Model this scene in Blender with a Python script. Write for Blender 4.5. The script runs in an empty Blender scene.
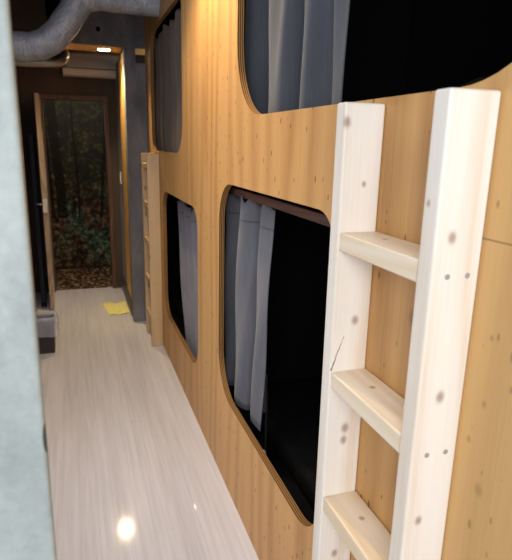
import bpy, bmesh, math, random
from mathutils import Vector, Matrix
random.seed(7)
scn = bpy.context.scene
col = scn.collection

# ------------------------------------------------------------------ camera
cd = bpy.data.cameras.new('camera')
cam = bpy.data.objects.new('camera', cd)
col.objects.link(cam)
Rr = [(0.94777349, -0.05918224, 0.3134053), (-0.31820959, -0.24211599, 0.91658197), (0.02163506, -0.96844066, -0.24830347)]
cam.matrix_world = Matrix([(r[0], -r[1], -r[2], t) for r, t in zip(Rr, (0, 0, 1.55))] + [(0, 0, 0, 1)])
cd.sensor_fit = 'HORIZONTAL'
cd.sensor_width = 36
cd.lens = 36 * 530 / 512
cd.clip_start = 0.02
cd.dof.use_dof = True
cd.dof.focus_distance = 1.5
cd.dof.aperture_fstop = 7.0
scn.camera = cam

# ------------------------------------------------------------------ node helpers
class NT:
    def __init__(s, name):
        s.m = bpy.data.materials.new(name)
        s.m.use_nodes = True
        s.t = s.m.node_tree
        s.n = s.t.nodes
        s.b = s.n['Principled BSDF']
    def add(s, typ, **kw):
        x = s.n.new(typ)
        for k, v in kw.items():
            setattr(x, k, v)
        return x
    def link(s, a, b):
        s.t.links.new(a, b)
    def val(s, sock, v):
        if isinstance(v, bpy.types.NodeSocket):
            s.link(v, sock)
        else:
            sock.default_value = v
    def coord(s, scale=(1, 1, 1), loc=(0, 0, 0), src=None):
        if src is None:
            src = s.add('ShaderNodeTexCoord').outputs['Object']
        mp = s.add('ShaderNodeMapping')
        mp.inputs['Scale'].default_value = scale
        mp.inputs['Location'].default_value = loc
        s.link(src, mp.inputs['Vector'])
        return mp.outputs['Vector']
    def noise(s, vec, scale=1, detail=4, rough=.5, dist=0):
        x = s.add('ShaderNodeTexNoise')
        s.link(vec, x.inputs['Vector'])
        x.inputs['Scale'].default_value = scale
        x.inputs['Detail'].default_value = detail
        x.inputs['Roughness'].default_value = rough
        x.inputs['Distortion'].default_value = dist
        return x.outputs['Fac']
    def ramp(s, fac, stops):
        x = s.add('ShaderNodeValToRGB')
        e = x.color_ramp.elements
        while len(e) < len(stops):
            e.new(.5)
        for el, (p, c) in zip(e, stops):
            el.position = p
            el.color = (c, c, c, 1) if isinstance(c, (int, float)) else (*c[:3], 1)
        s.link(fac, x.inputs['Fac'])
        return x.outputs['Color']
    def mix(s, fac, a, b, mode='MIX'):
        x = s.add('ShaderNodeMix', data_type='RGBA', blend_type=mode)
        s.val(x.inputs[0], fac)
        s.val(x.inputs[6], a if isinstance(a, bpy.types.NodeSocket) else (*a[:3], 1))
        s.val(x.inputs[7], b if isinstance(b, bpy.types.NodeSocket) else (*b[:3], 1))
        return x.outputs[2]
    def math(s, op, a, b=0.0, c=0.0):
        x = s.add('ShaderNodeMath', operation=op)
        for i, v in enumerate((a, b, c)):
            s.val(x.inputs[i], v)
        return x.outputs[0]
    def sep(s, vec):
        x = s.add('ShaderNodeSeparateXYZ')
        s.link(vec, x.inputs[0])
        return x.outputs
    def comb(s, x_, y_, z_):
        x = s.add('ShaderNodeCombineXYZ')
        for i, v in enumerate((x_, y_, z_)):
            s.val(x.inputs[i], v)
        return x.outputs[0]
    def bump(s, h, strength=.2, dist=.002):
        x = s.add('ShaderNodeBump')
        x.inputs['Strength'].default_value = strength
        x.inputs['Distance'].default_value = dist
        s.link(h, x.inputs['Height'])
        s.link(x.outputs[0], s.b.inputs['Normal'])
    def out(s, colour=None, rough=None, spec=None):
        if colour is not None:
            if isinstance(colour, bpy.types.NodeSocket):
                s.link(colour, s.b.inputs['Base Color'])
            else:
                s.b.inputs['Base Color'].default_value = (*colour[:3], 1)
        if rough is not None:
            s.val(s.b.inputs['Roughness'], rough)
        if spec is not None:
            s.b.inputs['Specular IOR Level'].default_value = spec
        return s.m

def srgb(r, g, b):
    f = lambda c: (c / 255 / 12.92) if c <= 10 else ((c / 255 + .055) / 1.055) ** 2.4
    return (f(r), f(g), f(b))

def plain(name, c, rough=.6, var=.12, scale=9, metal=0, spec=.5, bump=0):
    m = NT(name)
    v = m.coord()
    f = m.noise(v, scale, 5)
    lo = tuple(x * (1 - var) for x in c)
    hi = tuple(min(1, x * (1 + var)) for x in c)
    colr = m.ramp(f, [(.3, lo), (.7, hi)])
    m.b.inputs['Metallic'].default_value = metal
    if bump:
        m.bump(f, bump, .004)
    return m.out(colr, rough, spec)

def pine(name, light, dark, axis='Z', knots=(), crack=None, spots=0, rough=.55, ring=26, dots=True, seam=False, contrast=1.0):
    """sawn softwood: the grain runs along axis; knots are (x,y,z,radius) in object space (a None coordinate is ignored)"""
    m = NT(name)
    raw = m.add('ShaderNodeTexCoord').outputs['Object']
    sc = {'Z': (1, 1, .12), 'Y': (1, .12, 1)}[axis]
    st = {'Z': (1, 1, .03), 'Y': (1, .03, 1)}[axis]
    vec = m.coord(sc, (.31, .17, .43), raw)
    warp = m.noise(vec, 3.2, 2, .45)
    s = m.sep(raw)
    across = m.math('ADD', s[1], m.math('MULTIPLY', s[0], .7)) if axis == 'Z' else m.math('ADD', s[0], s[2])
    ph = m.math('MULTIPLY', m.math('ADD', across, m.math('MULTIPLY', warp, .75)), ring * 6.283)
    rings = m.math('MULTIPLY_ADD', m.math('SINE', ph), .5, .5)
    fine = m.noise(m.coord(st, (0, 0, 0), raw), 190, 3, .6)
    broad = m.noise(m.coord(sc, (2, 5, 1), raw), 2.3, 3)
    f = m.math('ADD', m.math('MULTIPLY', rings, .42 * contrast), m.math('MULTIPLY', fine, .45))
    f = m.math('ADD', f, m.math('MULTIPLY', broad, .35))
    c = m.ramp(f, [(.22, light), (.62, tuple(a * .6 + b * .4 for a, b in zip(light, dark))), (.98, dark)])
    kd = tuple(x * .33 for x in dark)
    if spots:
        wv = m.comb(m.math('ADD', s[1], s[0]), m.math('MULTIPLY', s[2], .42), 0)
        vo = m.add('ShaderNodeTexVoronoi', voronoi_dimensions='2D')
        m.link(wv, vo.inputs['Vector'])
        vo.inputs['Scale'].default_value = spots
        rc = m.sep(vo.outputs['Color'])
        size = m.math('MULTIPLY', m.math('MAXIMUM', m.math('SUBTRACT', rc[0], .30), .0), .20)
        k = m.math('SUBTRACT', size, vo.outputs['Distance'])
        mask = m.ramp(k, [(0, 0), (.06, 1)])
        c = m.mix(m.math('MULTIPLY', mask, .75), c, kd)
    for (kx, ky, kz, r) in knots:
        d = None
        for i, (kk, stretch) in enumerate(((kx, 1), (ky, 1), (kz, .75))):
            if kk is None:
                continue
            t = m.math('MULTIPLY', m.math('SUBTRACT', s[i], kk), stretch)
            t = m.math('MULTIPLY', t, t)
            d = t if d is None else m.math('ADD', d, t)
        d = m.math('SQRT', d)
        mask = m.ramp(m.math('DIVIDE', d, r), [(.0, 1), (.45, .75), (.62, .35), (1, 0)])
        c = m.mix(m.math('MULTIPLY', mask, .70), c, srgb(134, 88, 58))
    if crack:
        (ax, az), (bx_, bz), cy = crack
        t = m.math('DIVIDE', m.math('SUBTRACT', s[2], az), bz - az)
        lx = m.math('MULTIPLY_ADD', t, bx_ - ax, ax)
        wig = m.math('MULTIPLY', m.math('SUBTRACT', m.noise(raw, 120, 2), .5), .006)
        d = m.math('ABSOLUTE', m.math('SUBTRACT', m.math('ADD', s[0], wig), lx))
        k = m.math('LESS_THAN', d, m.math('MULTIPLY_ADD', t, .0012, .0006))
        k = m.math('MULTIPLY', k, m.math('MULTIPLY', m.math('GREATER_THAN', t, 0), m.math('LESS_THAN', t, 1)))
        k = m.math('MULTIPLY', k, m.math('LESS_THAN', m.math('ABSOLUTE', m.math('SUBTRACT', s[1], cy)), .006))
        c = m.mix(m.math('MULTIPLY', k, .8), c, srgb(92, 50, 30))
    if seam:
        a = m.math('LESS_THAN', m.math('ABSOLUTE', m.math('SUBTRACT', s[2], 1.418)), .0015)
        b = m.math('LESS_THAN', s[1], .66)
        c = m.mix(m.math('MULTIPLY', m.math('MULTIPLY', a, b), .8), c, kd)
        # the near sheet is a paler board than the far ones
        g = m.ramp(m.math('MULTIPLY_ADD', s[1], .5, .2), [(.42, 1), (.62, 0)])
        c = m.mix(m.math('MULTIPLY', g, .45), c, srgb(226, 190, 128))
    m.bump(fine, .08, .001)
    return m.out(c, rough, .35)

# ------------------------------------------------------------------ materials
M = {}
M['ply'] = pine('plywood', srgb(219, 170, 109), srgb(158, 103, 53), 'Z', spots=27, ring=6, seam=True, rough=.5, contrast=.65,
                knots=[(None, .603, 1.272, .006), (None, .600, 1.163, .007), (None, .622, 1.09, .007), (None, .587, 1.018, .013), (None, .8, 1.24, .02)])
mm = NT('plywood_edge')
sx = mm.sep(mm.add('ShaderNodeTexCoord').outputs['Object'])
lam = mm.math('MULTIPLY_ADD', mm.math('SINE', mm.math('MULTIPLY', sx[0], 6.283 / .0075)), .5, .5)
M['ply_edge'] = mm.out(mm.ramp(lam, [(.3, srgb(84, 56, 32)), (.7, srgb(168, 122, 70))]), .7, .2)
LK = [(None, -.1226, 1.421, .010)]
M['ladder_near'] = pine('ladder_pine', srgb(246, 239, 230), srgb(226, 202, 176), 'Z', ring=11, rough=.42, contrast=.8, crack=((.5271, 1.1562), (.5005, 1.0788), .951),
                        knots=[(.528, .645, 1.421, .011), (.540, .645, 1.160, .012), (.525, .645, .93, .010), (.549, .951, 1.477, .007), (.545, .951, .935, .014), (.543, .951, .905, .012),
                               (.551, .951, 1.19, .012), (.503, .951, 1.595, .012), (.500, .67, 1.47, .007), (.54, .951, .60, .012), (.498, .86, 1.35, .011)])
M['rung'] = pine('rung_pine', srgb(246, 232, 210), srgb(222, 186, 138), 'Y', ring=16, rough=.45, contrast=.6,
                 knots=[(.55, .86, None, .010)])
M['ladder_far'] = pine('far_ladder_pine', srgb(220, 190, 150), srgb(176, 138, 98), 'Z', spots=9, ring=13, rough=.5, contrast=.6)
M['frame_wood'] = pine('door_frame_wood', srgb(124, 88, 68), srgb(84, 58, 46), 'Z', ring=30, rough=.45)
M['leaf_edge'] = pine('door_leaf_edge', srgb(200, 176, 150), srgb(164, 134, 106), 'Z', ring=30, rough=.45)
M['door_white'] = plain('door_face', srgb(196, 190, 184), .4, .05)
M['brown_trim'] = pine('brown_trim', srgb(120, 84, 56), srgb(86, 56, 36), 'Z', ring=30, rough=.5)
M['yellow_panel'] = pine('yellow_panel', srgb(240, 190, 100), srgb(206, 146, 64), 'Z', ring=12, rough=.5)

# concretes
def concrete(name, a, b, scale=6, stretch=(1, 1, .35), rough=.85, chip=None):
    m = NT(name)
    v = m.coord(stretch)
    f = m.noise(v, scale, 7, .62, .4)
    g = m.noise(m.coord(), 70, 4, .6)
    h = m.math('ADD', m.math('MULTIPLY', f, .75), m.math('MULTIPLY', g, .25))
    c = m.ramp(h, [(.34, a), (.5, tuple((p + q) / 2 for p, q in zip(a, b))), (.64, b)])
    if chip:
        s = m.sep(m.add('ShaderNodeTexCoord').outputs['Object'])
        d = [m.math('POWER', m.math('DIVIDE', m.math('SUBTRACT', s[i], chip[i]), chip[3 + i]), 2.0) for i in range(3)]
        d = m.math('ADD', m.math('ADD', d[0], d[1]), d[2])
        c = m.mix(m.ramp(d, [(.6, .92), (1, 0)]), c, (.05, .05, .05))
    m.bump(g, .25, .002)
    return m.out(c, rough, .3)
M['pillar_near'] = concrete('near_pillar_concrete', srgb(138, 145, 144), srgb(176, 183, 181), 9, chip=(-.0490, .60, 1.2105, .0045, .03, .022))
M['pillar_far'] = concrete('far_pillar_concrete', srgb(100, 102, 108), srgb(142, 142, 146), 8)
M['back_wall'] = concrete('back_wall_paint', srgb(84, 70, 60), srgb(104, 88, 76), 3)
M['dark_wall'] = concrete('dark_wall', srgb(58, 48, 42), srgb(76, 62, 54), 4)
M['ceil_dark'] = concrete('dark_ceiling', srgb(58, 56, 56), srgb(80, 78, 76), 5)
M['ceil_tan'] = plain('vestibule_ceiling', srgb(196, 160, 104), .7)
M['black'] = plain('bunk_black', (.006, .006, .006), .95, .1, spec=.1)  # near-black base colour paints in the shade inside the bunks
M['bed_dark'] = plain('dark_bedding', (.009, .008, .008), .95, .3, 20, spec=.1)  # bedding darkened in its colour to sink into the bunk shade
M['skirt'] = plain('dark_skirting', srgb(58, 54, 54), .5)

# floor: pale vinyl boards running down the corridor
m = NT('vinyl_floor')
raw = m.add('ShaderNodeTexCoord').outputs['Object']
s = m.sep(raw)
W = .095
px = m.math('DIVIDE', m.math('ADD', s[0], 5.0), W)
idx = m.math('FLOOR', px)
wn = m.add('ShaderNodeTexWhiteNoise', noise_dimensions='1D')
m.link(idx, wn.inputs['W'])
fr = m.math('FRACT', px)
gap = m.math('LESS_THAN', m.math('ABSOLUTE', m.math('SUBTRACT', fr, .5)), .488)
endp = m.math('FRACT', m.math('ADD', m.math('DIVIDE', s[1], .92), m.math('MULTIPLY', wn.outputs['Value'], 7.3)))
gap2 = m.math('GREATER_THAN', endp, .0025)
gap = m.math('MULTIPLY', gap, gap2)
st = m.noise(m.coord((1, .03, 1), (0, 0, 0), raw), 55, 4, .62)
st2 = m.noise(m.coord((1, .09, 1), (3, 1, 0), raw), 13, 3, .5)
f = m.math('ADD', m.math('MULTIPLY', st, .6), m.math('MULTIPLY', st2, .3))
f = m.math('ADD', f, m.math('MULTIPLY', wn.outputs['Value'], .12))
c = m.ramp(f, [(.3, srgb(194, 190, 194)), (.5, srgb(210, 206, 210)), (.7, srgb(222, 219, 224))])
c = m.mix(m.math('MULTIPLY', m.math('SUBTRACT', 1.0, gap), .22), c, srgb(160, 150, 148))
m.bump(gap, .15, .001)
M['floor'] = m.out(c, m.math('MULTIPLY_ADD', st, .06, .06), .4)

def fabric(name, c, header=None):
    m = NT(name)
    raw = m.add('ShaderNodeTexCoord').outputs['Object']
    w1 = m.noise(m.coord((1, 1, .06), (0, 0, 0), raw), 160, 2)
    w2 = m.noise(raw, 5, 4)
    f = m.math('ADD', m.math('MULTIPLY', w1, .5), m.math('MULTIPLY', w2, .5))
    colr = m.ramp(f, [(.3, tuple(x * .82 for x in c)), (.7, tuple(x * 1.15 for x in c))])
    if header:
        s = m.sep(raw)
        ln = m.math('LESS_THAN', m.math('ABSOLUTE', m.math('SUBTRACT', s[2], header)), .0035)
        colr = m.mix(m.math('MULTIPLY', ln, .55), colr, tuple(x * .3 for x in c))
    m.b.inputs['Sheen Weight'].default_value = .15
    m.bump(w1, .1, .001)
    return m.out(colr, .85, .2)
M['curtain_blue'] = fabric('blue_grey_curtain', srgb(100, 99, 105), -.085)
M['curtain_dark'] = fabric('dark_blue_curtain', srgb(72, 73, 80))
M['curtain_grey'] = fabric('grey_curtain', srgb(128, 124, 132), -.07)
M['curtain_brown'] = fabric('brown_grey_curtain', srgb(104, 90, 80))
M['curtain_hem'] = fabric('curtain_hem_cloth', srgb(116, 118, 132))

# silver duct foil
m = NT('duct_foil')
raw = m.add('ShaderNodeTexCoord').outputs['Object']
w = m.noise(raw, 17, 5, .62, 1.2)
g = m.noise(raw, 7, 3)
m.b.inputs['Metallic'].default_value = .35
m.bump(w, .9, .018)
M['foil'] = m.out(m.ramp(g, [(.3, srgb(150, 158, 172)), (.7, srgb(186, 193, 204))]), .24)
m = NT('pipe_foil')
w = m.noise(m.coord(), 60, 4)
m.b.inputs['Metallic'].default_value = .7
m.bump(w, .7, .006)
M['foil2'] = m.out(srgb(176, 164, 146), .38)
M['ac_white'] = plain('ac_plastic', srgb(176, 166, 158), .25, .03)
M['ac_flap'] = plain('ac_flap_plastic', srgb(206, 194, 182), .3, .03)
M['ac_gap'] = plain('ac_gap', srgb(40, 36, 34), .5)
M['metal'] = plain('brushed_steel', srgb(190, 188, 184), .3, .05, metal=.9)
M['screw'] = plain('screw_steel', srgb(168, 164, 160), .5, .05, metal=.2)
M['bin'] = plain('bin_plastic', srgb(52, 48, 52), .45, .08)
M['navy'] = plain('dark_navy_cloth', srgb(36, 38, 46), .8, .15)
M['yellow_cloth'] = plain('yellow_cloth', srgb(236, 226, 140), .85, .10, 40, bump=.3)
M['switch'] = plain('switch_plastic', srgb(226, 218, 204), .35, .03)
M['rail'] = pine('rail_wood', srgb(96, 62, 46), srgb(66, 40, 30), 'Y', ring=30)
M['cord'] = plain('dark_cord', srgb(22, 21, 22), .9, spec=.1)
M['toggle'] = plain('toggle_plastic', srgb(150, 146, 120), .4)

m = NT('clear_bag')
f = m.noise(m.coord(), 40, 4)
m.b.inputs['Alpha'].default_value = .40
m.bump(f, .9, .01)
M['bag'] = m.out(srgb(214, 222, 244), .12, .7)

m = NT('lamp_glass')
m.b.inputs['Emission Color'].default_value = (1, .80, .52, 1)
m.b.inputs['Emission Strength'].default_value = 45
M['lamp'] = m.out((1, .9, .7), .3)
M['rim'] = plain('downlight_rim', srgb(216, 204, 180), .35, .03)

# printed forest wall covering
m = NT('forest_print')
raw = m.add('ShaderNodeTexCoord').outputs['Object']
s = m.sep(raw)
h = m.math('DIVIDE', s[2], 2.2)
n1 = m.noise(raw, 5.5, 8, .68, .8)
n2 = m.noise(m.coord((1, 1, 1), (4, 2, 7), raw), 22, 6, .7, .5)
n3 = m.noise(m.coord((1, 1, .8), (1, 9, 3), raw), 3.2, 5, .6)
leaf = m.ramp(n2, [(.36, srgb(10, 12, 8)), (.5, srgb(66, 68, 48)), (.6, srgb(126, 112, 74)), (.72, srgb(196, 182, 132))])
fern = m.ramp(n2, [(.35, srgb(8, 16, 12)), (.52, srgb(72, 88, 70)), (.68, srgb(156, 172, 144))])
under = m.ramp(n2, [(.36, srgb(14, 9, 7)), (.52, srgb(78, 60, 48)), (.7, srgb(170, 136, 108))])
low = m.mix(m.ramp(n3, [(.47, 0), (.55, 1)]), under, fern)
up = m.mix(m.ramp(n1, [(.42, 0), (.62, .85)]), (.020, .021, .016), leaf)
c = m.mix(m.ramp(h, [(.28, 0), (.50, 1)]), low, up)
dark_top = m.ramp(h, [(.38, 0), (.85, .70)])
c = m.mix(dark_top, c, (.016, .016, .012))
# tree trunks
for (tx, wd, ln) in ((-.12, .055, .05), (.24, .018, -.08), (-.24, .016, .03), (.05, .012, .02)):
    ax = m.math('ADD', s[0], m.math('MULTIPLY', s[2], ln))
    d = m.math('ABSOLUTE', m.math('SUBTRACT', m.math('ADD', ax, m.math('MULTIPLY', n3, .05)), tx + .025))
    tm = m.math('MULTIPLY', m.math('LESS_THAN', d, wd), m.math('GREATER_THAN', s[2], .62))
    c = m.mix(m.math('MULTIPLY', tm, .85), c, (.012, .009, .007))
M['mural'] = m.out(c, .8, .1)

m = NT('leaf_litter_print')
raw = m.add('ShaderNodeTexCoord').outputs['Object']
vo = m.add('ShaderNodeTexVoronoi')
m.link(m.coord((1, .6, 1), (0, 0, 0), raw), vo.inputs['Vector'])
vo.inputs['Scale'].default_value = 34
rc = m.sep(vo.outputs['Color'])
c = m.ramp(rc[0], [(.1, srgb(30, 24, 20)), (.45, srgb(104, 76, 56)), (.75, srgb(150, 112, 82)), (.95, srgb(186, 164, 136))])
e = m.ramp(vo.outputs['Distance'], [(.3, 1), (.8, .15)])
c = m.mix(1.0, c, e, 'MULTIPLY')
M['leaf_floor'] = m.out(c, .8, .2)

# ------------------------------------------------------------------ mesh helpers
def link(name, bm, mat, parent=None, smooth=False, bevel=0, seg=2, loc=None):
    me = bpy.data.meshes.new(name)
    bmesh.ops.recalc_face_normals(bm, faces=bm.faces[:])
    bm.to_mesh(me)
    bm.free()
    for mt in (mat if isinstance(mat, (list, tuple)) else [mat]):
        me.materials.append(mt)
    o = bpy.data.objects.new(name, me)
    col.objects.link(o)
    if parent:
        o.parent = parent
    if loc:
        o.location = loc
    if smooth:
        me.shade_smooth()
    if bevel:
        b = o.modifiers.new('bevel', 'BEVEL')
        b.width = bevel
        b.segments = seg
        b.limit_method = 'ANGLE'
        b.angle_limit = math.radians(40)
        me.shade_smooth()
        wn_ = o.modifiers.new('wn', 'WEIGHTED_NORMAL')
        wn_.keep_sharp = True
    return o

def bx(bm, x0, x1, y0, y1, z0, z1):
    vs = [bm.verts.new(p) for p in ((x0, y0, z0), (x1, y0, z0), (x1, y1, z0), (x0, y1, z0), (x0, y0, z1), (x1, y0, z1), (x1, y1, z1), (x0, y1, z1))]
    for f in ((3, 2, 1, 0), (4, 5, 6, 7), (0, 1, 5, 4), (1, 2, 6, 5), (2, 3, 7, 6), (3, 0, 4, 7)):
        bm.faces.new([vs[i] for i in f])

def box(name, x0, x1, y0, y1, z0, z1, mat, parent=None, bevel=0, **k):
    bm = bmesh.new()
    bx(bm, x0, x1, y0, y1, z0, z1)
    return link(name, bm, mat, parent, bevel=bevel, **k)

def spline(pts, n):
    """Catmull-Rom through pts, n samples per span"""
    P = [Vector(p) for p in pts]
    P = [P[0] * 2 - P[1]] + P + [P[-1] * 2 - P[-2]]
    out = []
    for i in range(1, len(P) - 2):
        for k in range(n):
            t = k / n
            a, b, c, d = P[i - 1:i + 3]
            out.append(.5 * ((2 * b) + (c - a) * t + (2 * a - 5 * b + 4 * c - d) * t * t + (3 * b - a - 3 * c + d) * t ** 3))
    out.append(P[-2].copy())
    return out

def tube(bm, path, rad, seg=16, cap=True):
    up = Vector((0, 1, 0))
    rings = []
    for i, p in enumerate(path):
        t = (path[min(i + 1, len(path) - 1)] - path[max(i - 1, 0)]).normalized()
        a = up - t * up.dot(t)
        if a.length < .05:
            a = Vector((1, 0, 0)) - t * t.x
        a.normalize()
        b = t.cross(a)
        r = rad(i) if callable(rad) else rad
        rings.append([bm.verts.new(p + (a * math.cos(6.28318 * k / seg) + b * math.sin(6.28318 * k / seg)) * r) for k in range(seg)])
    for A, B in zip(rings, rings[1:]):
        for k in range(seg):
            bm.faces.new((A[k], A[(k + 1) % seg], B[(k + 1) % seg], B[k]))
    if cap:
        bm.faces.new(rings[0][::-1])
        bm.faces.new(rings[-1])

def lathe(bm, prof, c=(0, 0, 0), axis='Z', seg=32):
    rings = []
    for r, h in prof:
        ring = []
        for k in range(seg):
            a = 6.283185 * k / seg
            u, v = r * math.cos(a), r * math.sin(a)
            p = {'Z': (u, v, h), 'Y': (u, h, v), 'X': (h, u, v)}[axis]
            ring.append(bm.verts.new(Vector(p) + Vector(c)))
        rings.append(ring)
    for A, B in zip(rings, rings[1:]):
        for k in range(seg):
            bm.faces.new((A[k], A[(k + 1) % seg], B[(k + 1) % seg], B[k]))
    bm.faces.new(rings[0][::-1])
    bm.faces.new(rings[-1])

def tag(o, label, cat, group=None):
    o['label'] = label
    o['category'] = cat
    if group:
        o['group'] = group
    return o

def struct(o):
    o['kind'] = 'structure'
    return o

def empty(name, loc=(0, 0, 0)):
    o = bpy.data.objects.new(name, None)
    o.empty_display_size = .1
    col.objects.link(o)
    o.location = loc
    return o

# ------------------------------------------------------------------ the setting
XW, TH = .587, .024      # corridor face and thickness of the plywood wall
YE = 4.557               # the wall ends at the far pillar
HC = 2.66                # corridor ceiling

struct(box('floor', -1.6, .60, -2.6, 5.80, -.08, 0, M['floor']))
struct(box('ceiling', -1.6, 1.65, -.9, 5.86, HC, HC + .1, M['ceil_dark']))
struct(box('ceiling_vestibule', -.66, 1.2, 4.876, 5.759, 2.425, 2.48, M['dark_wall']))

def rrect(y0, y1, z0, z1, r, n=14):
    """rounded rectangle; r = radius or four radii (y0z0, y1z0, y1z1, y0z1)"""
    rs = r if isinstance(r, (tuple, list)) else (r,) * 4
    pts = []
    for (cy, cz, a0, rr) in ((y0, z0, 180, rs[0]), (y1, z0, 270, rs[1]), (y1, z1, 0, rs[2]), (y0, z1, 90, rs[3])):
        ccy = cy + rr if cy == y0 else cy - rr
        ccz = cz + rr if cz == z0 else cz - rr
        for k in range(n + 1):
            a = math.radians(a0 + 90 * k / n)
            pts.append((ccy + rr * math.cos(a), ccz + rr * math.sin(a)))
    return pts

OPEN = {
    'near_low': rrect(1.135, 2.232, .437, 1.392, (.16, .20, .17, .10)),
    'near_up': rrect(.50, 1.985, 1.644, 2.50, (.24, .27, .25, .25)),
    'far_low': rrect(2.668, 3.815, .318, 1.222, (.17, .17, .16, .13)),
    'far_up': rrect(3.04, 4.265, 1.487, 2.318, (.20, .13, .20, .06)),
}
cu = bpy.data.curves.new('wall_outline', 'CURVE')
cu.dimensions = '2D'
cu.fill_mode = 'BOTH'
for pts in [[(-1.0, 0), (YE, 0), (YE, HC), (-1.0, HC)]] + list(OPEN.values()):
    sp = cu.splines.new('POLY')
    sp.points.add(len(pts) - 1)
    for p, (y, z) in zip(sp.points, pts):
        p.co = (y, z, 0, 1)
    sp.use_cyclic_u = True
cu.extrude = TH / 2
tmp = bpy.data.objects.new('tmp_outline', cu)
col.objects.link(tmp)
dg = bpy.context.evaluated_depsgraph_get()
me = bpy.data.meshes.new_from_object(tmp.evaluated_get(dg))
bpy.data.objects.remove(tmp)
me.name = 'wall_right'
me.materials.clear()
me.materials.append(M['ply'])
me.materials.append(M['ply_edge'])
for v in me.vertices:
    y, z, x = v.co
    v.co = (XW + TH / 2 + x, y, z)
bm = bmesh.new()
bm.from_mesh(me)
bmesh.ops.remove_doubles(bm, verts=bm.verts[:], dist=1e-5)
bmesh.ops.recalc_face_normals(bm, faces=bm.faces[:])
for f in bm.faces:
    f.normal_update()
    f.material_index = 0 if abs(f.normal.x) > .7 else 1
    f.smooth = False
bm.to_mesh(me)
bm.free()
wr = bpy.data.objects.new('wall_right', me)
col.objects.link(wr)
struct(wr)

# bunk cells behind the plywood
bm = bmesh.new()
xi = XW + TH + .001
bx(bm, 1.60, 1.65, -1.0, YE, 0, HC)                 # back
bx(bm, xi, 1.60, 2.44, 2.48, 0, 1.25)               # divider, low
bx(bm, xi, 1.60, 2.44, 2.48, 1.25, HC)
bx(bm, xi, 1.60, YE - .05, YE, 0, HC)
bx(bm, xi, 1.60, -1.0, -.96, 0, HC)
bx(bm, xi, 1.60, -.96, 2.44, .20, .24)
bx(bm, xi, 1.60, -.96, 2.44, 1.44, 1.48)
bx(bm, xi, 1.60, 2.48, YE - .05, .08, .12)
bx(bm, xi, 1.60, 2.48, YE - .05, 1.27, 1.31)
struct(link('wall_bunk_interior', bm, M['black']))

# left side
bm = bmesh.new()
bx(bm, -1.3, -.0475, .60, .95, 0, HC)
for v in bm.verts:
    if v.co.x > -.2 and v.co.y > .9:
        v.co.x = -.125            # the far corner is drawn back: the pier is splayed
struct(link('wall_left_pillar', bm, M['pillar_near'], bevel=.008, seg=3))
struct(box('wall_left', -.50, -.415, .951, 4.70, 0, HC, M['dark_wall']))
struct(box('trim_1', -.47, -.383, 4.70, 4.83, 0, HC, M['brown_trim'], bevel=.004))
struct(box('wall_left_recess', -.72, -.64, 4.831, 5.76, 0, HC, M['dark_wall']))
bm = bmesh.new()
bx(bm, -.72, -.296, 5.76, 5.86, 0, HC)
bx(bm, .366, 1.25, 5.76, 5.86, 0, HC)
bx(bm, -.296, .366, 5.76, 5.86, 1.976, HC)
struct(link('wall_back', bm, M['back_wall']))
# right of the vestibule: skirting, yellow plywood panel, grey wall
struct(box('wall_vestibule_right', .437, .50, YE + .161, 5.76, 0, 2.258, M['pillar_far']))
struct(box('trim_2', .4255, .4369, YE + .165, 5.12, .165, 2.257, M['yellow_panel'], bevel=.003))
struct(box('baseboard_right', .421, .4369, YE + .165, 5.70, 0, .163, M['skirt'], bevel=.003))
# pillar with a notch, and the beam
bm = bmesh.new()
bx(bm, .425, .512, YE, YE + .16, 0, 2.258)
bx(bm, .512, .66, YE, YE + .16, 0, 2.150)
struct(link('wall_far_pillar', bm, M['pillar_far']))
bm = bmesh.new()
bx(bm, -.02, 1.2, YE, 4.875, 2.2585, HC)
lathe(bm, [(.018, 0), (.018, .002)], (.238, YE - .002, 2.375), 'Y', 20)
for f in bm.faces:
    if len(f.verts) == 20 or all((v.co - Vector((.238, YE, 2.375))).length < .03 for v in f.verts):
        f.material_index = 1
for f in bm.faces:
    if all(v.co.z < 2.26 for v in f.verts):
        f.material_index = 2
struct(link('ceiling_beam', bm, [M['pillar_far'], M['black'], M['ceil_tan']]))
struct(box('ceiling_bulkhead', -.62, -.125, 4.36, 4.60, 2.305, HC, M['dark_wall'], bevel=.004))
# the small room beyond the doorway
bm = bmesh.new()
bx(bm, -.52, -.44, 5.86, 6.90, 0, 2.35)
bx(bm, .56, .64, 5.86, 6.90, 0, 2.35)
bx(bm, -.52, .64, 6.83, 6.92, 0, 2.35)
bx(bm, -.52, .64, 5.86, 6.92, 2.35, 2.42)
struct(link('wall_small_room', bm, M['dark_wall']))
struct(box('floor_small_room', -.52, .64, 5.80, 6.92, -.08, -.004, M['dark_wall']))
lm = box('leaf_print_mat', -.262, .364, 5.80, 6.80, -.0035, .004, M['leaf_floor'])
tag(lm, 'brown fallen leaf print floor mat just inside the far doorway', 'floor mat')
mu = box('forest_mural', -.438, .558, -.02, 0, 0, 2.2, M['mural'], loc=(0, 6.828, .012))
tag(mu, 'dark forest photo mural with ferns and tree trunks beyond the open door', 'mural')

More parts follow.
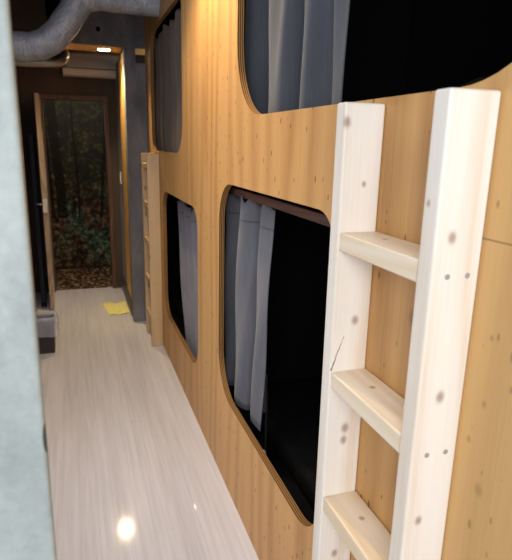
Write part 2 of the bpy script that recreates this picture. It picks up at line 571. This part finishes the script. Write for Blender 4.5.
# ------------------------------------------------------------------ door
d1 = struct(empty('door_1', (0, 5.76, 0)))
bm = bmesh.new()
y0, y1 = -.020, .105
bx(bm, -.296, -.251, y0, y1, 0, 1.930)
bx(bm, .327, .366, y0, y1, 0, 1.930)
bx(bm, -.296, .366, y0, y1, 1.930, 1.976)
link('door_frame', bm, M['frame_wood'], d1, bevel=.004)
bm = bmesh.new()
LX = -.252
bx(bm, -.036, 0, -.640, 0, .008, 1.93)
for f in bm.faces:
    f.normal_update()
leaf = link('door_leaf', bm, [M['door_white'], M['leaf_edge']], d1, bevel=.002, loc=(-.262, -.022, 0))
leaf.rotation_euler = (0, 0, math.radians(1.3))
for p in leaf.data.polygons:
    if abs(p.normal.y) > .7:
        p.material_index = 1
lp = box('lock_plate', -.034, .004, -.648, -.6402, .915, 1.035, M['switch'], leaf, bevel=.002)
bm = bmesh.new()
tube(bm, spline([(-.036, -.59, .985), (-.07, -.59, .985), (-.085, -.585, .985), (-.088, -.56, .985), (-.088, -.48, .985)], 6), .008, 12)
link('lever_handle', bm, M['metal'], leaf, smooth=True)

# ------------------------------------------------------------------ ladders
def make_ladder(y_near, top, rung_tops, mats, label, loc_note=None, xf=.498):
    t = empty('bunk_ladder', ((xf + XW) / 2, y_near + .17, 0))
    tag(t, label, 'ladder')
    ox, oy = t.location.x, t.location.y
    mw, mr = mats
    stiles = []
    for ya, yb in ((y_near, y_near + .038), (y_near + .3055, y_near + .3435)):
        bm = bmesh.new()
        bx(bm, xf, XW - .0008, ya, yb, 0, top)
        bmesh.ops.translate(bm, verts=bm.verts[:], vec=(-0, -0, 0))
        s_ = link('stile', bm, mw, t, bevel=.005, seg=3)
        s_.matrix_parent_inverse = Matrix.Translation((-ox, -oy, 0))
        stiles.append((s_, ya, yb))
    for z in rung_tops:
        bm = bmesh.new()
        bx(bm, xf + .003, XW - .0012, y_near + .0383, y_near + .3052, z - .038, z)
        r_ = link('rung', bm, mr, t, bevel=.004, seg=3)
        r_.matrix_parent_inverse = Matrix.Translation((-ox, -oy, 0))
        for (s_, ya, yb), yy, sg in ((stiles[0], y_near, -1),):
            for x in (xf + .029, xf + .066):
                bm = bmesh.new()
                lathe(bm, [(.003, -.0008), (.0046, -.0005), (.0046, 0)], (x, yy, z - .02), 'Y', 14)
                link('screw_head', bm, M['screw'], s_)
    return t
make_ladder(.6455, 1.632, [1.381, 1.076, .765, .452, .140], (M['ladder_near'], M['rung']),
            'pale pine bunk ladder in the foreground, its stile tops reaching the upper bunk opening')
make_ladder(3.930, 1.466, [1.395, 1.110, .825, .525, .235], (M['ladder_far'], M['ladder_far']),
            'tan pine bunk ladder at the far end of the plywood wall beside the concrete pillar')

# ------------------------------------------------------------------ curtains
def curtain(name, label, prof, ztop, zbot, mat, pinch=None, hook=True, hem=True):
    """prof: (y, x) fold line seen from above; pinch(y, t) -> y lower down (t = 0 top, 1 bottom)"""
    pts = spline([(x, y, 0) for y, x in prof], 8)
    yo, xo = prof[-1][0], prof[-1][1]
    rnd = random.Random(len(label))
    NZ = 26
    bm = bmesh.new()
    rows = []
    for j in range(NZ + 1):
        t = j / NZ
        row = []
        for i, p in enumerate(pts):
            y = pinch(p.y, t) if pinch else p.y
            amp = 1 + .25 * math.sin(3 * t + i * .12)
            x = xo + (p.x - xo) * amp * (.85 + .3 * t)
            x += .004 * math.sin(9 * t + i * .35)
            zt = ztop + .012 * math.sin(i * .55) * (1 - t)
            row.append(bm.verts.new((x - xo, y - yo, -(zt - zbot) * t + (zt - ztop))))
        rows.append(row)
    for A, B in zip(rows, rows[1:]):
        for a, b, c, d in zip(A, A[1:], B[1:], B):
            bm.faces.new((a, b, c, d))
    o = link(name, bm, mat, smooth=True, loc=(xo, yo, ztop))
    sd = o.modifiers.new('thick', 'SOLIDIFY')
    sd.thickness = .0015
    tag(o, label, 'curtain')
    if hem:
        bm = bmesh.new()
        z1 = zbot - ztop
        prev = None
        for a, b in zip(rows_copy(o, len(pts), NZ - 1), rows_copy(o, len(pts), NZ)):
            pa, pb = (bm.verts.new(a + Vector((-.0014, 0, 0))), bm.verts.new(b + Vector((-.0014, 0, 0))))
            if prev:
                bm.faces.new((prev[0], pa, pb, prev[1]))
            prev = (pa, pb)
        link('hem', bm, M['curtain_hem'], o, smooth=True)
    return o

def rows_copy(o, n, j):
    return [o.data.vertices[j * n + i].co.copy() for i in range(n)]

def folds(y0, y1, x, n, amp, seed, tail=0):
    rnd = random.Random(seed)
    P = []
    for k in range(2 * n + 1):
        y = y0 + (y1 - y0) * k / (2 * n)
        if 0 < k < 2 * n:
            y += rnd.uniform(-.2, .2) * abs(y1 - y0) / (2 * n)
        P.append((y, x + (amp if k % 2 else -amp) * rnd.uniform(.7, 1.2)))
    return P

curtain('curtain', 'blue-grey curtain drawn to the far side of the near lower bunk opening',
        [(2.42, .665), (2.37, .71), (2.33, .65), (2.29, .645), (2.25, .70), (2.20, .72), (2.16, .70), (2.11, .645), (2.03, .638), (1.985, .66), (1.965, .71), (1.94, .72), (1.905, .668), (1.84, .655), (1.765, .667)],
        1.335, .405, M['curtain_blue'], pinch=lambda y, t: y + (y - 2.4) * -.12 * t)
curtain('curtain', 'blue-grey curtain drawn to one side of the near upper bunk opening above the ladder',
        [(2.38, .665), (2.30, .72), (2.22, .65), (2.15, .71), (2.08, .65), (2.02, .645), (1.98, .70), (1.93, .725), (1.87, .72), (1.82, .65), (1.73, .645), (1.67, .655), (1.64, .71), (1.60, .72), (1.55, .66), (1.48, .645), (1.44, .69), (1.40, .70), (1.36, .665), (1.275, .660)],
        2.50, 1.56, M['curtain_dark'])
curtain('curtain', 'narrow grey curtain gathered at the near side of the far lower bunk opening',
        folds(2.52, 3.56, .672, 5, .022, 5)[::-1], 1.165, .13, M['curtain_grey'], pinch=lambda y, t: 2.52 + (y - 2.52) * (1 - .26 * t ** 1.3))
curtain('curtain', 'brown-grey curtain closed across the far upper bunk opening',
        folds(4.47, 2.75, .655, 8, .03, 3), 2.292, 1.40, M['curtain_brown'])
rl = box('curtain_rail', .640, .655, 1.00, 2.43, 1.338, 1.368, M['rail'], bevel=.003)
rl.location.z = 0
tag(rl, 'dark brown wooden curtain rail across the top of the near lower bunk opening', 'curtain rail')

# dark cord with a toggle beside the lower curtain
cr = empty('curtain_tie', (.635, 1.70, .30))
tag(cr, 'thin dark curtain tie with a small dull toggle hanging inside the near lower bunk', 'curtain tie')
bm = bmesh.new()
tube(bm, spline([(0, 0.01, .42), (.003, .005, .3), (0, 0, .2), (.004, .003, -.05)], 8), .0045, 8)
link('cord', bm, M['cord'], cr, smooth=True)
bm = bmesh.new()
lathe(bm, [(.004, -.02), (.009, -.014), (.009, .014), (.004, .02)], (-.006, 0, .09), 'Z', 14)
lathe(bm, [(.003, -.012), (.007, -.008), (.007, .008), (.003, .012)], (-.006, 0, .045), 'Z', 14)
link('toggle', bm, M['toggle'], cr, smooth=True)

# dark bedding inside the bunks
def blanket(label, x0, x1, y0, y1, z, h, seed):
    rnd = random.Random(seed)
    bm = bmesh.new()
    n = 28
    g = []
    ph = [rnd.uniform(0, 6) for _ in range(6)]
    for i in range(n + 1):
        for j in range(n + 1):
            u, v = i / n, j / n
            e = min(1, 6 * u * (1 - u)) * min(1, 6 * v * (1 - v))
            zz = h * e ** .5 * (.75 + .25 * math.sin(7 * u + ph[0] + 3 * v) * math.sin(5 * v + ph[1]) + .1 * math.sin(17 * u + 9 * v + ph[2]))
            g.append(bm.verts.new((x0 + (x1 - x0) * u, y0 + (y1 - y0) * v, z + zz)))
    for i in range(n):
        for j in range(n):
            a = i * (n + 1) + j
            bm.faces.new((g[a], g[a + n + 1], g[a + n + 2], g[a + 1]))
    o = link('blanket', bm, M['bed_dark'], smooth=True)
    return tag(o, label, 'blanket')
def mattress(label, y0, y1, z):
    o = box('mattress', .76, 1.56, y0, y1, z, z + .10, M['bed_dark'], bevel=.03, seg=4)
    return tag(o, label, 'mattress')
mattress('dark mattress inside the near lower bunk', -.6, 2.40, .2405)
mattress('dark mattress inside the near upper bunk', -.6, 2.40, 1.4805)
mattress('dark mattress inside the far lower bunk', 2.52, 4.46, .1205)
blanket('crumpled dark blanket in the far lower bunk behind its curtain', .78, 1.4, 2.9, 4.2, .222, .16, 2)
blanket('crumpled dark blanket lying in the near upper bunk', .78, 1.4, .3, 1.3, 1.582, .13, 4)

# ------------------------------------------------------------------ overhead things
path = spline([(-.42, 3.80, 2.095), (-.30, 3.80, 2.098), (-.19, 3.80, 2.105), (-.105, 3.80, 2.140), (-.035, 3.80, 2.205), (.035, 3.80, 2.300), (.105, 3.80, 2.395), (.20, 3.80, 2.432), (.32, 3.80, 2.432), (.45, 3.80, 2.430), (.5865, 3.80, 2.428)], 16)
bm = bmesh.new()
tube(bm, path, lambda i: .087 + .0012 * math.sin(i * 1.9) + .0015 * math.sin(i * .37), 28)
du = link('ventilation_duct', bm, M['foil'], smooth=True)
tag(du, 'thick silver flexible ventilation duct bending up under the ceiling', 'duct')

pp = spline([(-.40, 4.45, 2.088), (-.25, 4.45, 2.090), (-.13, 4.45, 2.095), (-.06, 4.46, 2.105), (-.02, 4.49, 2.135), (-.012, 4.56, 2.175), (-.012, 4.70, 2.20), (-.02, 5.0, 2.21), (-.03, 5.35, 2.215), (-.085, 5.50, 2.22), (-.09, 5.60, 2.23), (-.09, 5.755, 2.23)], 10)
bm = bmesh.new()
tube(bm, pp, lambda i: .030 + .003 * math.sin(i * 2.6), 16)
pi_ = link('insulated_pipe', bm, M['foil2'], smooth=True)
tag(pi_, 'thin foil-wrapped pipe below the thick duct leading to the air conditioner', 'pipe')

ac = empty('air_conditioner', (.215, 5.76, 2.13))
tag(ac, 'wall mounted air conditioner above the far doorway', 'air conditioner')
def prism(name, prof, x0, x1, mat, parent, bevel=.004):
    bm = bmesh.new()
    a = [bm.verts.new((x0, y, z)) for y, z in prof]
    b = [bm.verts.new((x1, y, z)) for y, z in prof]
    bm.faces.new(a)
    bm.faces.new(b[::-1])
    for i in range(len(prof)):
        j = (i + 1) % len(prof)
        bm.faces.new((a[i], b[i], b[j], a[j]))
    return link(name, bm, mat, parent, bevel=bevel, seg=3)
prism('body', [(-.001, .02), (-.001, .225), (-.195, .220), (-.215, .200), (-.215, .075), (-.16, .07), (-.12, .02)], -.262, .275, M['ac_white'], ac, .012)
prism('air_flap', [(-.218, .068), (-.206, .072), (-.130, .006), (-.142, .0), (-.19, .015)], -.258, .271, M['ac_flap'], ac, .003)
prism('outlet_gap', [(-.213, .0735), (-.02, .0735), (-.02, .022), (-.118, .016)], -.250, .262, M['ac_gap'], ac, .001)

dl = empty('downlight', (.283, 4.70, 2.2583))
tag(dl, 'small round warm ceiling downlight glowing under the concrete beam in front of the air conditioner', 'downlight')
bm = bmesh.new()
lathe(bm, [(.050, -.0005), (.066, -.0005), (.068, -.004), (.056, -.008), (.048, -.006)], (0, 0, 0), 'Z', 40)
link('rim', bm, M['rim'], dl, smooth=True)
bm = bmesh.new()
lathe(bm, [(.001, -.0062), (.047, -.0062), (.047, -.0085), (.03, -.0105), (.001, -.011)], (0, 0, 0), 'Z', 40)
link('lamp_lens', bm, M['lamp'], dl, smooth=True)

sw = empty('light_switch', (.437, 5.45, 1.20))
tag(sw, 'small white light switch on the right wall beside the far door', 'light switch')
box('switch_plate', -.009, -.0003, -.035, .035, -.06, .06, M['switch'], sw, bevel=.003)
box('rocker', -.013, -.0095, -.018, .018, -.03, .03, M['switch'], sw, bevel=.002)

# ------------------------------------------------------------------ on the floor
tb = empty('trash_bin', (-.305, 4.07, 0))
tag(tb, 'small dark rectangular bin on the floor by the left wall', 'trash bin')
bm = bmesh.new()
def tray(bm, hx0, hy0, hx1, hy1, z0, z1, th):
    o0 = [(-hx0, -hy0, z0), (hx0, -hy0, z0), (hx0, hy0, z0), (-hx0, hy0, z0)]
    o1 = [(-hx1, -hy1, z1), (hx1, -hy1, z1), (hx1, hy1, z1), (-hx1, hy1, z1)]
    i1 = [(x - math.copysign(th, x), y - math.copysign(th, y), z1) for x, y, _ in o1]
    i0 = [(x - math.copysign(th, x), y - math.copysign(th, y), z0 + th) for x, y, _ in o0]
    R_ = [[bm.verts.new(p) for p in r] for r in (o0, o1, i1, i0)]
    for A, B in zip(R_, R_[1:]):
        for k in range(4):
            bm.faces.new((A[k], A[(k + 1) % 4], B[(k + 1) % 4], B[k]))
    bm.faces.new(R_[0])
    bm.faces.new(R_[3])
tray(bm, .090, .075, .100, .085, 0, .252, .004)
link('bin_body', bm, M['bin'], tb, bevel=.003)
# clear bag: lines the bin and folds over its rim
bl = empty('bin_liner', (-.305, 4.07, .02))
tag(bl, 'clear crumpled plastic bag lining the small dark bin and folded over its rim', 'plastic bag')
bm = bmesh.new()
rows = []
rnd = random.Random(5)
prof = [(.80, .05), (.86, .12), (.90, .19), (.93, .235), (1.00, .256), (1.10, .262), (1.20, .245), (1.24, .195), (1.28, .135)]
N = 64
for r, z in prof:
    ring = []
    for k in range(N):
        a = 6.283185 * k / N
        c_, s_ = math.cos(a), math.sin(a)
        q = 1 / max(abs(c_) ** 8 + abs(s_) ** 8, 1e-6) ** (1 / 8)
        wv_ = .006 * math.sin(5 * a + r * 9) + .004 * math.sin(11 * a + z * 40) if r > 1.05 else .004 * math.sin(9 * a + z * 60) - .003
        drop = 0
        if r > 1.15:
            drop = (.055 * (1 - math.cos(a + .9)) / 2 - .02) * (1 - (z - .125) / .11)
        ring.append(bm.verts.new((.098 * q * c_ * r + wv_ * c_, .083 * q * s_ * r + wv_ * s_, z + drop * (1 if r > 1.08 else 0))))
    rows.append(ring)
for A, B in zip(rows, rows[1:]):
    for k in range(N):
        bm.faces.new((A[k], A[(k + 1) % N], B[(k + 1) % N], B[k]))
link('bag_film', bm, M['bag'], bl, smooth=True)

# yellow cloth
bm = bmesh.new()
g = []
n = 24
cn = [(.226, 4.790), (.419, 4.815), (.404, 5.190), (.180, 5.184)]
for i in range(n + 1):
    for j in range(n + 1):
        u, v = i / n, j / n
        wob = .012 * math.sin(9 * v + 2)
        x = (cn[0][0] * (1 - u) + cn[1][0] * u) * (1 - v) + (cn[3][0] * (1 - u) + cn[2][0] * u) * v + wob * (.5 - abs(u - .5))
        y = (cn[0][1] * (1 - u) + cn[1][1] * u) * (1 - v) + (cn[3][1] * (1 - u) + cn[2][1] * u) * v + .014 * math.sin(8 * u)
        z = .004 + .004 * (1 + math.sin(11 * u + 4 * v)) * (.5 + .5 * math.sin(7 * v + 2 * u)) 
        g.append(bm.verts.new((x, y, z)))
for i in range(n):
    for j in range(n):
        a = i * (n + 1) + j
        bm.faces.new((g[a], g[a + n + 1], g[a + n + 2], g[a + 1]))
yc = link('floor_cloth', bm, M['yellow_cloth'], smooth=True)
sd = yc.modifiers.new('thick', 'SOLIDIFY')
sd.thickness = .003
tag(yc, 'pale yellow cloth lying flat on the floor near the far pillar', 'cloth')

# dark folded board standing behind the door leaf
fb = empty('folded_board', (-.335, 5.25, 0))
tag(fb, 'tall dark navy folded board standing on two short feet behind the open door', 'folded board')
bm = bmesh.new()
bx(bm, -.030, .014, -.05, .12, .04, 1.60)
link('board', bm, M['navy'], fb, bevel=.012, seg=3)
for x in (-.022, .006):
    bm = bmesh.new()
    lathe(bm, [(.009, 0), (.009, .055)], (x, -.03, 0), 'Z', 12)
    link('foot', bm, M['cord'], fb)

# ------------------------------------------------------------------ light
def lamp(name, typ, loc, energy, colour, rot=(0, 0, 0), **k):
    l = bpy.data.lights.new(name, typ)
    l.energy = energy
    l.color = colour
    for a, b in k.items():
        setattr(l, a, b)
    o = bpy.data.objects.new(name, l)
    col.objects.link(o)
    o.location = loc
    o.rotation_euler = rot
    return o
def aim(o, p):
    o.rotation_euler = (Vector(p) - o.location).to_track_quat('-Z', 'Y').to_euler()
WARM = (1, .77, .46)
w_ = lamp('window_daylight', 'AREA', (-.75, -1.45, 2.05), 74, (.87, .94, 1), shape='RECTANGLE', size=1.5, size_y=1.5)
aim(w_, (.15, 1.5, .9))
lamp('corridor_spot', 'SPOT', (.28, 2.30, 2.62), 74, WARM, (0, 0, 0), spot_size=math.radians(118), spot_blend=.6, shadow_soft_size=.05)
lamp('corridor_fill', 'AREA', (-.10, 1.95, 2.63), 16, (.90, .93, 1), (0, 0, 0), shape='RECTANGLE', size=.5, size_y=1.7)
lamp('downlight_beam', 'SPOT', (.283, 4.70, 2.243), 80, WARM, (0, 0, 0), spot_size=math.radians(124), spot_blend=.8, shadow_soft_size=.045)
lamp('left_fill', 'AREA', (-.40, 1.95, .95), 7.5, (.94, .96, 1), (0, math.radians(-90), 0), shape='RECTANGLE', size=1.1, size_y=1.3)  # added fill to lift the lower plywood; the left wall has no opening
lamp('side_room_lamp', 'POINT', (.80, 4.72, 2.18), 2.0, WARM, shadow_soft_size=.03)
lamp('small_room_fill', 'POINT', (.05, 6.02, 2.24), 24, (1, .92, .8), shadow_soft_size=.08)  # added light to brighten the mural, no fixture stands here

wd = bpy.data.worlds.new('world')
scn.world = wd
wd.use_nodes = True
wd.node_tree.nodes['Background'].inputs[0].default_value = (.62, .74, .9, 1)
wd.node_tree.nodes['Background'].inputs[1].default_value = .45
scn.view_settings.view_transform = 'Standard'
scn.view_settings.exposure = 0

# repeats of one kind carry one group
for kind_name, phrase in (('bunk_ladder', 'pine ladders up to the bunks'), ('curtain', 'curtains hanging in the bunk openings'),
                          ('mattress', 'mattresses inside the bunks'), ('blanket', 'blankets inside the bunks')):
    for o in scn.objects:
        if o.parent is None and o.name.split('.')[0] == kind_name:
            o['group'] = phrase
